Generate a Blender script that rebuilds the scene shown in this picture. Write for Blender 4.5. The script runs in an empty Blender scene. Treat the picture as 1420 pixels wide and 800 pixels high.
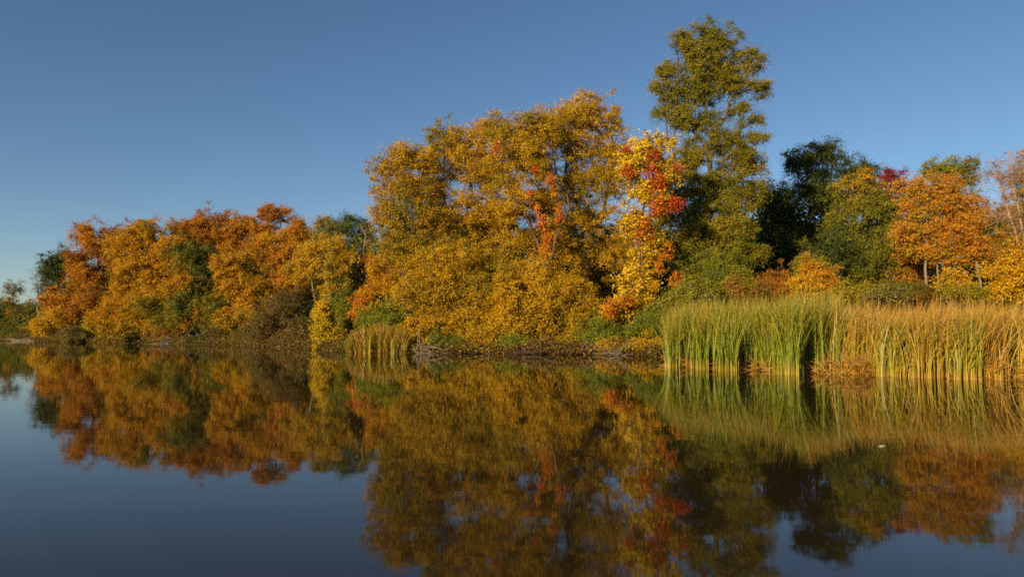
import bpy, math, random
import numpy as np
PI = math.pi
R = math.radians
SC = bpy.context.scene
COL = SC.collection

# ------------------------------------------------------------------ camera
F = 1000.0                      # focal length in photo pixels (1420 wide)
CAMH = 1.3
PITCH = math.atan(61 / F)
def P(px, py, d):
    """world point seen at photo pixel (px,py) at depth d along +Y"""
    v = (400 - py) / F; u = (px - 710) / F
    yy = math.cos(PITCH) - v * math.sin(PITCH)
    zz = math.sin(PITCH) + v * math.cos(PITCH)
    s = d / yy
    return np.array([u * s, d, CAMH + zz * s])

cam = bpy.data.cameras.new('camera'); co = bpy.data.objects.new('camera', cam); COL.objects.link(co)
cam.sensor_width = 36; cam.lens = 36 * F / 1420
cam.clip_start = 0.1; cam.clip_end = 20000
co.location = (0, 0, CAMH); co.rotation_euler = (PI / 2 + PITCH, 0, 0)
SC.camera = co

# ------------------------------------------------------------------ light
SUN_EL, SUN_AZ = R(17), R(40)       # azimuth: degrees left of straight-behind the camera
W = bpy.data.worlds.new('World'); SC.world = W; W.use_nodes = True
nt = W.node_tree; nt.nodes.clear()
sky = nt.nodes.new('ShaderNodeTexSky'); sky.sky_type = 'NISHITA'; sky.sun_disc = False
sky.sun_elevation = SUN_EL
sky.sun_rotation = PI + SUN_AZ
sky.altitude = 200; sky.air_density = 0.85; sky.dust_density = 0.5; sky.ozone_density = 1.9
bg = nt.nodes.new('ShaderNodeBackground'); bg.inputs['Strength'].default_value = 0.071
wo = nt.nodes.new('ShaderNodeOutputWorld')
hs = nt.nodes.new('ShaderNodeHueSaturation'); hs.inputs['Saturation'].default_value = 1.12
nt.links.new(sky.outputs[0], hs.inputs['Color']); nt.links.new(hs.outputs[0], bg.inputs[0]); nt.links.new(bg.outputs[0], wo.inputs[0])
sl = bpy.data.lights.new('sun', 'SUN'); so = bpy.data.objects.new('sun', sl); COL.objects.link(so)
sl.energy = 5.0; sl.angle = R(0.5); sl.color = (1.0, 0.77, 0.43)
tosun = (-math.sin(SUN_AZ) * math.cos(SUN_EL), -math.cos(SUN_AZ) * math.cos(SUN_EL), math.sin(SUN_EL))
from mathutils import Vector
so.rotation_euler = Vector(tosun).to_track_quat('Z', 'Y').to_euler()
so.location = (-40, -50, 40)
vs = SC.view_settings; vs.view_transform = 'Standard'; vs.look = 'None'; vs.gamma = 1; vs.use_curve_mapping = False
vs.exposure = 0.62
SC.render.engine = 'CYCLES'
cy = SC.cycles
cy.max_bounces = 6; cy.diffuse_bounces = 4; cy.glossy_bounces = 3; cy.transmission_bounces = 3
cy.caustics_reflective = False; cy.caustics_refractive = False
cy.use_denoising = False
cy.use_adaptive_sampling = True; cy.adaptive_threshold = 0.01
cy.filter_width = 1.7

# ------------------------------------------------------------------ materials
def newmat(name):
    m = bpy.data.materials.new(name); m.use_nodes = True
    t = m.node_tree; t.nodes.clear()
    return m, t, t.nodes.new('ShaderNodeOutputMaterial')
def leafmat(name, trans, gloss=0.015):
    m, t, out = newmat(name); N = t.nodes; L = t.links
    at = N.new('ShaderNodeAttribute'); at.attribute_name = 'tint'
    d = N.new('ShaderNodeBsdfDiffuse'); tr = N.new('ShaderNodeBsdfTranslucent')
    L.new(at.outputs['Color'], d.inputs[0]); L.new(at.outputs['Color'], tr.inputs[0])
    mx = N.new('ShaderNodeMixShader'); mx.inputs[0].default_value = trans
    L.new(d.outputs[0], mx.inputs[1]); L.new(tr.outputs[0], mx.inputs[2])
    g = N.new('ShaderNodeBsdfGlossy'); g.inputs['Roughness'].default_value = 0.45
    g.inputs['Color'].default_value = (1, 1, 1, 1)
    m2 = N.new('ShaderNodeMixShader'); m2.inputs[0].default_value = gloss
    L.new(mx.outputs[0], m2.inputs[1]); L.new(g.outputs[0], m2.inputs[2])
    L.new(m2.outputs[0], out.inputs[0])
    return m
LEAF = leafmat('autumn_leaf', 0.38)
REED = leafmat('reed_blade', 0.28, 0.025)
def barkmat(name, c1, c2, scale=3.0):
    m, t, out = newmat(name); N = t.nodes; L = t.links
    tc = N.new('ShaderNodeTexCoord'); mp = N.new('ShaderNodeMapping'); mp.inputs['Scale'].default_value = (1, 1, 0.25)
    no = N.new('ShaderNodeTexNoise'); no.inputs['Scale'].default_value = scale; no.inputs['Detail'].default_value = 6
    no.inputs['Roughness'].default_value = 0.7
    cr = N.new('ShaderNodeValToRGB'); cr.color_ramp.elements[0].position = .3; cr.color_ramp.elements[1].position = .7
    cr.color_ramp.elements[0].color = (*c1, 1); cr.color_ramp.elements[1].color = (*c2, 1)
    b = N.new('ShaderNodeBsdfPrincipled'); b.inputs['Roughness'].default_value = 0.9
    b.inputs['Specular IOR Level'].default_value = 0.2
    bu = N.new('ShaderNodeBump'); bu.inputs['Strength'].default_value = 0.6; bu.inputs['Distance'].default_value = 0.03
    L.new(tc.outputs['Object'], mp.inputs[0]); L.new(mp.outputs[0], no.inputs[0]); L.new(no.outputs[0], cr.inputs[0])
    L.new(cr.outputs[0], b.inputs['Base Color']); L.new(no.outputs[0], bu.inputs['Height']); L.new(bu.outputs[0], b.inputs['Normal'])
    L.new(b.outputs[0], out.inputs[0])
    return m
BARK = barkmat('brown_bark', (0.05, 0.033, 0.022), (0.13, 0.09, 0.06))
BARK_GREY = barkmat('grey_bark', (0.12, 0.10, 0.08), (0.27, 0.22, 0.18))
BARK_PINK = barkmat('pale_reddish_bark', (0.22, 0.13, 0.09), (0.40, 0.27, 0.20))

def groundmat():
    m, t, out = newmat('bank_soil'); N = t.nodes; L = t.links
    tc = N.new('ShaderNodeTexCoord')
    n1 = N.new('ShaderNodeTexNoise'); n1.inputs['Scale'].default_value = 0.8; n1.inputs['Detail'].default_value = 8
    n2 = N.new('ShaderNodeTexNoise'); n2.inputs['Scale'].default_value = 9; n2.inputs['Detail'].default_value = 5
    cr = N.new('ShaderNodeValToRGB'); e = cr.color_ramp.elements
    e[0].position = .3; e[0].color = (0.025, 0.017, 0.009, 1); e[1].position = .7; e[1].color = (0.075, 0.045, 0.02, 1)
    x = e.new(0.5); x.color = (0.06, 0.05, 0.015, 1)
    mx = N.new('ShaderNodeMath'); mx.operation = 'ADD'; m2 = N.new('ShaderNodeMath'); m2.operation = 'MULTIPLY'; m2.inputs[1].default_value = .5
    L.new(tc.outputs['Object'], n1.inputs[0]); L.new(tc.outputs['Object'], n2.inputs[0])
    L.new(n1.outputs[0], mx.inputs[0]); L.new(n2.outputs[0], mx.inputs[1]); L.new(mx.outputs[0], m2.inputs[0]); L.new(m2.outputs[0], cr.inputs[0])
    b = N.new('ShaderNodeBsdfPrincipled'); b.inputs['Roughness'].default_value = 0.95; b.inputs['Specular IOR Level'].default_value = 0.05
    bu = N.new('ShaderNodeBump'); bu.inputs['Distance'].default_value = 0.06; bu.inputs['Strength'].default_value = .8
    L.new(n2.outputs[0], bu.inputs['Height']); L.new(bu.outputs[0], b.inputs['Normal'])
    L.new(cr.outputs[0], b.inputs['Base Color']); L.new(b.outputs[0], out.inputs[0])
    return m
def watermat():
    m, t, out = newmat('pond_water'); N = t.nodes; L = t.links
    tc = N.new('ShaderNodeTexCoord'); mp = N.new('ShaderNodeMapping'); mp.inputs['Scale'].default_value = (0.45, 1.5, 1)
    n1 = N.new('ShaderNodeTexNoise'); n1.inputs['Scale'].default_value = 1.2; n1.inputs['Detail'].default_value = 3
    b = N.new('ShaderNodeBsdfPrincipled')
    b.inputs['Base Color'].default_value = (0.020, 0.014, 0.006, 1)
    b.inputs['Roughness'].default_value = 0.03; b.inputs['IOR'].default_value = 1.29
    bu = N.new('ShaderNodeBump'); bu.inputs['Distance'].default_value = 0.01; bu.inputs['Strength'].default_value = 0.10
    L.new(tc.outputs['Object'], mp.inputs[0]); L.new(mp.outputs[0], n1.inputs[0])
    L.new(n1.outputs[0], bu.inputs['Height']); L.new(bu.outputs[0], b.inputs['Normal'])
    L.new(b.outputs[0], out.inputs[0])
    return m
GROUND = groundmat(); WATER = watermat()

# ------------------------------------------------------------------ mesh helpers
def mesh_np(name, V, faces, nper, mat, tint=None, smooth=False):
    """V (n,3); faces (m,nper) index array"""
    me = bpy.data.meshes.new(name)
    V = np.ascontiguousarray(V, np.float32); faces = np.ascontiguousarray(faces, np.int32)
    me.vertices.add(len(V)); me.vertices.foreach_set('co', V.ravel())
    m = len(faces)
    me.loops.add(m * nper); me.loops.foreach_set('vertex_index', faces.ravel())
    me.polygons.add(m)
    me.polygons.foreach_set('loop_start', np.arange(0, m * nper, nper, dtype=np.int32))
    if smooth: me.polygons.foreach_set('use_smooth', np.ones(m, bool))
    else: me.polygons.foreach_set('use_smooth', np.zeros(m, bool))
    me.update(calc_edges=True)
    me.materials.append(mat)
    if tint is not None:
        a = me.attributes.new('tint', 'FLOAT_COLOR', 'POINT')
        c = np.ones((len(V), 4), np.float32); c[:, :3] = tint
        a.data.foreach_set('color', c.ravel())
    return me
def link(name, me, parent=None, loc=None):
    o = bpy.data.objects.new(name, me); COL.objects.link(o)
    if parent is not None: o.parent = parent
    if loc is not None: o.location = loc
    return o
def tag(o, label=None, cat=None, group=None, kind=None):
    if label: o['label'] = label
    if cat: o['category'] = cat
    if group: o['group'] = group
    if kind: o['kind'] = kind
    return o
def norm(a):
    return a / (np.linalg.norm(a, axis=-1, keepdims=True) + 1e-9)
def frame_of(d):
    d = norm(d)
    ref = np.where(np.abs(d[:, 2:3]) > 0.95, np.array([[1., 0, 0]]), np.array([[0, 0, 1.]]))
    s = norm(np.cross(d, ref)); n = np.cross(s, d)
    return s, n
def tubes(A, B, ra, rb, sides):
    """open frustums from A to B"""
    k = len(A); d = B - A; s, n = frame_of(d)
    a = np.arange(sides) * 2 * PI / sides
    c = np.cos(a)[None, :, None]; q = np.sin(a)[None, :, None]
    ring = s[:, None] * c + n[:, None] * q
    over = norm(d) * np.minimum(rb, .5 * np.linalg.norm(d, axis=1))[:, None] * .3
    V = np.concatenate([A[:, None] + ring * ra[:, None, None], (B + over)[:, None] + ring * rb[:, None, None]], 1).reshape(-1, 3)
    i = np.arange(sides); j = (i + 1) % sides
    q4 = np.stack([i, j, j + sides, i + sides], 1)
    Fa = (q4[None] + (np.arange(k) * 2 * sides)[:, None, None]).reshape(-1, 4)
    return V, Fa

def field(rng, freq):
    """smooth pseudo noise built from random sines, about -1..1"""
    K = rng.normal(size=(6, 3)) * freq; ph = rng.uniform(0, 2 * PI, 6)
    return lambda p: np.sin(p @ K.T + ph).sum(1) / 2.6

def leaves(rng, Pn, D, size, width, tint, flat=0.35, out=None):
    n = len(Pn)
    D = norm(D)
    up = rng.normal(size=(n, 3)) * .5; up[:, 2] += flat * .9
    if out is not None: up += out * 1.15
    S = norm(np.cross(D, up)); Nn = np.cross(S, D)
    L = size * rng.uniform(.45, 1.35, n)[:, None]; Wd = L * width
    mid = Pn + D * L * .45
    V = np.stack([Pn, mid + S * Wd + Nn * Wd * .35, Pn + D * L, mid - S * Wd + Nn * Wd * .35], 1).reshape(-1, 3)
    Fa = np.arange(n * 4).reshape(-1, 4)
    return V, Fa, np.repeat(tint, 4, 0)

C = dict(
    gold=(.60, .365, .007), dgold=(.47, .275, .008), olgold=(.40, .30, .010), yellow=(.64, .42, .016),
    byellow=(.75, .53, .022), orange=(.58, .255, .012), dorange=(.48, .20, .013), rust=(.31, .125, .022), brown=(.17, .09, .03),
    red=(.50, .06, .014), redor=(.58, .15, .012), crimson=(.26, .03, .022), green=(.14, .17, .012), lgreen=(.19, .235, .016),
    olive=(.24, .215, .013), dgreen=(.05, .075, .014), ygreen=(.30, .29, .015), khaki=(.22, .175, .05), pink=(.42, .22, .10),
    lime=(.36, .38, .02), straw=(.45, .30, .11), grey=(.22, .18, .10))
def palette(rng, names, u):
    cols = np.array([C[k] for k in names]); k = len(names)
    x = np.clip(u, 0, 1) * (k - 1)
    i = np.minimum(x.astype(int), k - 2); f = (x - i)[:, None]
    return cols[i] * (1 - f) + cols[i + 1] * f

NLEAF = [0]; DENS = 2.9
def grow(lobes, k): return [(l[0], l[1] + l[3] * (k - 1) * .7, l[2] * k, l[3] * k) + tuple(l[4:]) for l in lobes]
def plant(name, label, cat, d, base, lobes, pal, seed, group=None, dens=2.4, leaf=.17, width=.30, rc=.75, per=85,
          stems=None, rad=.22, bark=None, flat=.6, hgrad=0., gap=-.55, depth=.75, shell=.45, twigs=True, bend=.12,
          upw=.35, stem_part='trunk', umid=.5, uvar=.40, sag=.15, dz=0., crown_part='crown', trunkbits=True, dbase=None):
    """A tree or shrub. base=(px,py) of its foot, lobes=[(cx,cy,rx,ry[,dd])] of the crown in photo pixels at distance d."""
    rng = np.random.default_rng(seed)
    if bark is None: bark = BARK
    m = d / F
    foot = P(base[0], base[1], d); foot[2] = max(0.12, min(foot[2], 1.2)) + dz
    nz = field(rng, .55); nz2 = field(rng, 1.1)
    cen = []; sub = []
    for lb in lobes:
        cx, cy_, rx, ry = lb[:4]; dd = lb[4] if len(lb) > 4 else 0.
        dn = lb[5] if len(lb) > 5 else 1.
        c = P(cx, cy_, d + dd); k = (d + dd) / F
        rr = np.array([rx * k, min(rx, ry * 1.3) * k * depth, ry * k])
        area = PI * rr[0] * rr[2]
        n = max(4, int(area * dens * DENS * dn / (rc / .75) ** 2))
        sr = min(1.55 * rc, .62 * min(rr[0], rr[2]) + .05)       # size of one billow of foliage
        M = int(max(4, 1.0 * dens * area / (PI * sr * sr)))
        v = norm(rng.normal(size=(M, 3)))
        sc_ = c + v * (rng.uniform(shell ** 3, 1, (M, 1)) ** (1 / 3)) * (1 + .20 * nz2(v * 2.2 + rng.normal(size=3) * 5)[:, None]) * np.maximum(rr - sr * .72, rr * .3)
        szs = sr * rng.uniform(.6, 1.25, M)
        pk = szs ** 2; j = rng.choice(M, n, p=pk / pk.sum())
        v = norm(rng.normal(size=(n, 3)) + np.array([0, 0, .25])) * rng.uniform(.25, 1, (n, 1)) ** .5
        pts = sc_[j] + v * szs[j][:, None] * np.array([1, 1, .82])
        lo = rng.random(n) < .15                                 # some foliage fills the crown between the billows
        vv = norm(rng.normal(size=(n, 3))) * rng.uniform(.2, 1.02, (n, 1)) ** .5
        pts = np.where(lo[:, None], c + vv * rr, pts)
        fe = rng.random(n) < .10                                 # and single sprays reach out of the outline
        pts = pts + fe[:, None] * (norm(pts - c) * np.array([.7, .7, 1.]) + np.array([0, 0, .35])) * rng.uniform(.3, 1.0, (n, 1)) * rc
        cen.append(pts); sub.append(rng.normal(size=M)[j])
    sub = np.concatenate(sub)
    cen = np.concatenate(cen)
    sub = sub[cen[:, 2] > .15]; cen = cen[cen[:, 2] > .15]
    # --- skeleton
    if stems is None:
        top = max(lobes, key=lambda l: -(l[1] - l[3]))
        stems = [[(base[0], base[1]), ((base[0] * .6 + top[0] * .4), (base[1] * .6 + top[1] * .4)), (top[0], top[1] - top[3] * .3)]]
    pos = []; par = []; isst = []; plen = []
    for st in stems:
        pts = [P(a[0], a[1], d + (a[2] if len(a) > 2 else 0)) for a in st]
        pts[0] = np.array([pts[0][0], pts[0][1], min(pts[0][2], foot[2]) - .4 if st[0][1] > base[1] - 12 else pts[0][2]])
        last = -1
        if pos and st[0][1] <= base[1] - 12:        # a fork: grow out of the nearest stem node
            last = int(np.argmin([np.linalg.norm(q - pts[0]) for q in pos])); pts[0] = pos[last]
        for a, b in zip(pts[:-1], pts[1:]):
            ln = np.linalg.norm(b - a); k = max(2, int(ln / .9))
            for i in range(0 if (last == -1) else 1, k + 1):
                q = a + (b - a) * i / k + (rng.normal(size=3) * bend * np.array([1, 1, .3]) if 0 < i else 0)
                pos.append(q); par.append(last)
                plen.append(0 if last < 0 else plen[last] + np.linalg.norm(q - pos[last])); last = len(pos) - 1; isst.append(True)
    nst = len(pos)
    tips = []
    order = np.argsort([np.min(np.linalg.norm(np.array(pos[:nst]) - c, axis=1)) for c in cen])
    PA = np.zeros((nst + len(cen) * 6, 3)); PA[:nst] = pos; PL = np.zeros(len(PA)); PL[:nst] = plen; cnt = nst
    par = par + [0] * (len(PA) - nst)
    for ci in order:
        c = cen[ci]
        dv = c - PA[:cnt]; dist = np.linalg.norm(dv, axis=1)
        # prefer limbs that rise outwards, and short routes
        cost = dist * (1 + upw * np.clip(-dv[:, 2] / (dist + .01), 0, 1)) + .22 * PL[:cnt]
        j = int(np.argmin(cost)); a = PA[j]; ln = dist[j]
        k = int(np.clip(ln / .7, 1, 5))
        last = j
        side = rng.normal(size=3) * ln * .07
        for i in range(1, k + 1):
            t = i / k
            q = a + (c - a) * t + (side + np.array([0, 0, sag * ln])) * math.sin(PI * t) * .6
            PA[cnt] = q; par[cnt] = last; PL[cnt] = PL[last] + ln / k; last = cnt; cnt += 1
        tips.append((last, ci))
    pos = PA[:cnt]; par = np.array(par[:cnt])
    acc = np.zeros(cnt)
    for t, _ in tips: acc[t] += 1
    for i in range(cnt - 1, -1, -1):
        if acc[i] == 0: acc[i] = .5
        if par[i] >= 0 and par[i] < i: acc[par[i]] += acc[i]
    r = acc ** .6; r = r / r[:nst].max() * rad
    r = np.maximum(r, .010)
    r[:nst] = np.maximum(r[:nst] * .85, rad * .12)
    root = bpy.data.objects.new(name, None); COL.objects.link(root); root.location = foot
    root.empty_display_size = .3
    tag(root, label, cat, group)
    idx = np.where(par >= 0)[0]
    si = idx[idx < nst]; bi = idx[idx >= nst]
    off = foot
    if len(si):
        rb = r.copy()
        rA = np.where(pos[par[si], 2] < foot[2] + .1, rb[par[si]] * 1.35, rb[par[si]])
        comp = np.arange(cnt)
        for i_ in range(nst):
            if par[i_] >= 0: comp[i_] = comp[par[i_]]
        for cid in np.unique(comp[si]):
            m_ = comp[si] == cid; sj = si[m_]
            V, Fa = tubes(pos[par[sj]] - off, pos[sj] - off, rA[m_], rb[sj], 8)
            link(stem_part, mesh_np(stem_part, V, Fa, 4, bark, smooth=True), root)
    Vs, Fs, o_ = [], [], 0
    if len(bi):
        V, Fa = tubes(pos[par[bi]] - off, pos[bi] - off, np.minimum(r[par[bi]], r[bi] * 1.5), r[bi], 5)
        Vs.append(V); Fs.append(Fa); o_ += len(V)
    # --- sprays
    ids = np.array([ci for _, ci in tips]); cc = cen[ids]; pp = pos[par[[t for t, _ in tips]]]
    outd = norm(cc - pp + 1e-3)
    K = 8; n = len(cc)
    td = norm(rng.normal(size=(n, K, 3)) * np.array([1, 1, .62]) + outd[:, None] * .55 + np.array([0, 0, .12]))
    tl = .78 * rc * rng.uniform(.5, 1.25, (n, K, 1))
    csz = rng.uniform(.55, 1.4, (n, 1, 1))
    te = cc[:, None] + td * tl * csz
    te[..., 2] -= .12 * rc
    if twigs:
        A = np.repeat(cc, K, 0) - off; B = te.reshape(-1, 3) - off
        V, Fa = tubes(A, B, np.full(len(A), .011), np.full(len(A), .004), 3)
        Vs.append(V); Fs.append(np.concatenate([Fa]) + o_)
    if Vs: link('limbs', mesh_np('limbs', np.concatenate(Vs), np.concatenate(Fs), 4, bark, smooth=True), root)
    if per > 0:
        cnts = rng.poisson(1.15 * per * rng.uniform(.55, 1.4, n))
        w = np.repeat(np.arange(n), cnts); N = len(w)
        kk = rng.integers(0, K, N); t = rng.uniform(.15, 1.08, N) ** .8
        base_ = cc[w]; dv = te[w, kk] - base_
        sc = (rc * csz[w, 0]) * (.10 + .13 * t[:, None])
        p = base_ + dv * t[:, None] + rng.normal(size=(N, 3)) * sc * np.array([1, 1, .7])
        D = norm(dv) * .6 + rng.normal(size=(N, 3)) * .8 + np.array([0, 0, -.30])
        zz = cen[:, 2]; h = (cc[:, 2] - zz.min()) / (np.ptp(zz) + .01)
        uc = umid + uvar * .8 * nz(cc * 1.3 + 7) + sub[ids] * .10 + rng.normal(size=n) * .10 + hgrad * (h - .5)
        u = uc[w] + rng.normal(size=N) * .10
        tint = palette(rng, pal, u) * rng.uniform(.82, 1.15, N)[:, None]
        axis_ = np.array([foot[0], foot[1], 0]); hor = norm((base_ - axis_) * np.array([1, 1, 0]))
        ou = norm(norm(p - base_) + .55 * hor)
        ok = p[:, 2] > .03
        p, D, tint = p[ok], D[ok], tint[ok]
        V, Fa, T = leaves(rng, p - off, D, leaf * .72, width * 1.1, tint, flat, ou[ok])
        NLEAF[0] += len(p)
        link(crown_part, mesh_np(crown_part, V, Fa, 4, LEAF, T), root)
    return root

# ------------------------------------------------------------------ setting: ground and water
SHORE = np.array([(-2500, 500), (-400, 230), (-150, 160), (-92, 128), (-76, 112), (-44, 86), (-29, 74), (-15.8, 57), (-10.3, 47.5), (-5, 45.2),
                  (1.7, 43.6), (5, 41.5), (7.5, 39.6), (8.3, 35), (9.5, 31), (12, 27), (16, 24.5), (25, 22), (60, 19), (2500, -100)])
def shore(x): return np.interp(x, SHORE[:, 0], SHORE[:, 1])
rg = np.random.default_rng(5)
xs = np.concatenate([-np.geomspace(2500, 130, 24), np.arange(-125, -30, 1.2), np.arange(-30, 45, .45), np.geomspace(45, 2500, 30)])
ys = np.concatenate([[-2500, -600, -100, 0, 10], np.arange(14, 62, .45), np.arange(62, 140, 1.2), np.geomspace(140, 3500, 28)])
X, Y = np.meshgrid(xs, ys)
f1 = field(rg, .35); f2 = field(rg, 1.6)
pp = np.stack([X.ravel(), Y.ravel(), 0 * X.ravel()], 1)
dist = (pp[:, 1] - shore(pp[:, 0])) * .8 + f2(pp) * .22 + f1(pp) * .3
z = np.where(dist < 0, np.maximum(dist * .5, -1.2), .28 * (1 - np.exp(-dist * 1.5)) + .035 * np.minimum(dist, 40))
z = z + np.where(dist > 0, f2(pp) * .05 * np.clip(dist, 0, 1), 0)
pp[:, 2] = z
ny, nx = X.shape
i = np.arange(ny * nx).reshape(ny, nx)
q = np.stack([i[:-1, :-1], i[:-1, 1:], i[1:, 1:], i[1:, :-1]], -1).reshape(-1, 4)
tag(link('ground', mesh_np('ground', pp, q, 4, GROUND, smooth=True)), kind='structure', label='brown leaf strewn earth bank rising from the water')
w = 3000.
tag(link('water', mesh_np('water', np.array([(-w, -w, 0), (w, -w, 0), (w, w, 0), (-w, w, 0)]), np.array([[0, 1, 2, 3]]), 4, WATER)),
    kind='structure', label='still dark pond mirroring the autumn trees')

# ------------------------------------------------------------------ trees on the left shore
GL = 'autumn trees along the left shore'
plant('bare_tree', 'small nearly bare tree at the far left edge of the shore', 'tree', 140, (22, 467), [(18, 405, 17, 17), (8, 425, 16, 12), (36, 432, 12, 12)],
      ['brown', 'khaki', 'rust'], 11, GL, dens=1.8, per=30, leaf=.3, rc=1.1, rad=.2, bark=BARK_GREY)
plant('tree', 'low green tree beside the bare one at the far left', 'tree', 135, (14, 469), [(5, 440, 26, 28), (32, 442, 24, 26), (-25, 435, 30, 34), (15, 455, 30, 18)],
      ['dgreen', 'green', 'olive', 'dorange'], 12, GL, dens=2.6, leaf=.3, rc=1.1, rad=.2)
plant('tree', 'low brownish green tree between the far left green tree and the tall dark green one', 'tree', 130, (48, 470), [(44, 438, 17, 26), (52, 455, 14, 16)],
      ['dgreen', 'olive', 'rust'], 13, GL, dens=2.4, leaf=.28, rc=1.0, rad=.2)
plant('tree', 'dark green tree rising behind the leftmost orange tree', 'tree', 128, (84, 468), [(80, 370, 24, 24), (92, 360, 18, 18), (68, 392, 16, 24), (90, 410, 30, 40)],
      ['dgreen', 'dgreen', 'green'], 14, GL, dens=2.8, leaf=.28, rc=1.05, rad=.35)
plant('bare_tree', 'leafless thin grey tree standing left of the dark green one', 'tree', 120, (55, 468), [(50, 390, 10, 22), (52, 410, 8, 20)],
      ['grey', 'khaki'], 15, GL, dens=3, per=0, rc=1.1, rad=.13, bark=BARK_GREY)
plant('maple_tree', 'reddish orange tree with sky showing through, leftmost of the big orange trees', 'tree', 104, (124, 471),
      [(135, 335, 38, 28), (116, 324, 16, 14), (160, 345, 22, 34), (118, 372, 30, 36), (150, 385, 30, 30, 3, .6), (86, 424, 28, 28), (120, 425, 34, 30)],
      ['rust', 'dorange', 'orange', 'orange', 'dgold'], 16, GL, dens=2.7, leaf=.24, rc=.95, rad=.42, hgrad=-.55, umid=.42, gap=-.4,
      stems=[[(128, 471), (130, 430), (134, 390), (138, 330)], [(131, 428), (112, 380), (105, 340)]])
plant('shrub', 'bright orange shrub at the water under the leftmost orange tree', 'shrub', 97, (62, 470), [(62, 448, 14, 18), (52, 458, 10, 10), (76, 440, 12, 14)],
      ['orange', 'gold', 'yellow'], 17, None, dens=3, leaf=.22, rc=.8, rad=.06, stem_part='stem', crown_part='foliage')
plant('maple_tree', 'golden orange tree with a green heart beside the reddish one', 'tree', 92, (212, 473),
      [(205, 325, 36, 27), (180, 350, 32, 35), (235, 345, 32, 36), (200, 385, 48, 38), (170, 415, 30, 28), (235, 410, 34, 34)],
      ['green', 'olive', 'gold', 'orange', 'gold'], 18, GL, dens=2.7, leaf=.22, rc=.85, rad=.4, hgrad=.25, umid=.6,
      stems=[[(205, 473), (203, 430), (206, 380), (204, 320)], [(204, 430), (232, 370), (240, 335)], [(226, 473), (228, 430), (222, 370)]])
plant('tree', 'green and yellow leaning tree overhanging the water on the left shore', 'tree', 86, (206, 475),
      [(160, 440, 36, 22), (195, 425, 34, 26), (145, 452, 20, 14), (215, 450, 26, 18), (178, 455, 30, 15)],
      ['green', 'olive', 'dgold', 'gold', 'orange'], 19, GL, dens=2.6, leaf=.2, rc=.75, rad=.2, umid=.6,
      stems=[[(208, 476), (190, 460), (165, 445)], [(212, 476), (215, 445)]])
plant('oak_tree', 'broad rust orange tree in the middle of the left treeline', 'tree', 96, (288, 470),
      [(285, 318, 46, 26), (255, 330, 30, 26), (325, 320, 38, 30), (300, 350, 60, 34), (350, 335, 24, 34), (270, 390, 50, 40), (330, 400, 46, 40)],
      ['olive', 'dgold', 'orange', 'dorange', 'rust'], 20, GL, dens=2.8, leaf=.24, rc=.9, rad=.45, hgrad=.4, umid=.55,
      stems=[[(290, 472), (288, 420), (283, 360), (282, 310)], [(288, 410), (318, 350), (330, 315)], [(287, 400), (260, 350)]])
plant('tree', 'shaded green tree in front of the broad rust orange one', 'tree', 84, (270, 474),
      [(262, 350, 34, 24), (278, 385, 42, 36), (248, 410, 30, 34), (285, 430, 44, 34), (245, 450, 34, 20), (310, 452, 30, 18)],
      ['dgreen', 'green', 'olive', 'dgold', 'orange'], 21, GL, dens=2.6, leaf=.2, rc=.8, rad=.3, umid=.4,
      stems=[[(262, 475), (264, 430), (268, 380), (262, 345)], [(275, 475), (276, 440), (290, 390)]])
plant('maple_tree', 'orange tree with the highest crown tip of the left treeline', 'tree', 90, (392, 474),
      [(385, 302, 26, 22), (410, 318, 30, 22), (368, 325, 22, 26), (395, 350, 44, 34), (425, 345, 26, 30), (390, 395, 40, 36)],
      ['gold', 'orange', 'dorange', 'orange', 'rust'], 22, GL, dens=2.6, leaf=.23, rc=.85, rad=.36, umid=.4,
      stems=[[(395, 475), (394, 420), (390, 360), (386, 300)], [(393, 410), (415, 350), (418, 318)], [(393, 400), (375, 350)]])
plant('tree', 'golden yellow tree leaning over the greyish bush', 'tree', 77, (350, 477),
      [(335, 370, 34, 26), (350, 400, 38, 30), (320, 395, 24, 24), (345, 432, 34, 24), (315, 445, 18, 16), (362, 448, 26, 18)],
      ['olive', 'olgold', 'dgold', 'orange', 'gold'], 23, GL, dens=2.5, leaf=.2, rc=.75, rad=.22, umid=.55,
      stems=[[(350, 478), (346, 440), (338, 390), (335, 360)], [(347, 440), (362, 400)]])
plant('tree', 'olive green tree behind the thin yellow trees', 'tree', 86, (455, 475), [(458, 312, 24, 18), (448, 335, 30, 28), (470, 345, 28, 32), (460, 390, 38, 40)],
      ['olive', 'khaki', 'olgold', 'dgold'], 24, GL, dens=2.4, leaf=.21, rc=.8, rad=.28)
plant('tree', 'dark green tree filling the gap before the big yellow trees', 'tree', 80, (500, 478),
      [(490, 315, 26, 18), (505, 330, 22, 26), (490, 365, 36, 40), (500, 420, 40, 40), (475, 440, 36, 34)],
      ['dgreen', 'dgreen', 'green', 'olive'], 25, GL, dens=2.7, leaf=.2, rc=.8, rad=.3, umid=.35)
plant('bare_tree', 'leafless grey tree with twisting limbs before the dark green tree', 'tree', 70, (512, 480),
      [(500, 350, 22, 30), (515, 310, 16, 34), (490, 380, 20, 24), (530, 290, 12, 26)], ['grey', 'khaki'], 26, GL, dens=1.1, per=0, rc=1.2, rad=.16, bark=BARK_GREY,
      stems=[[(516, 480), (512, 420), (508, 360), (500, 310)], [(512, 420), (528, 350), (530, 285)], [(510, 400), (490, 360)]])
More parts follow.
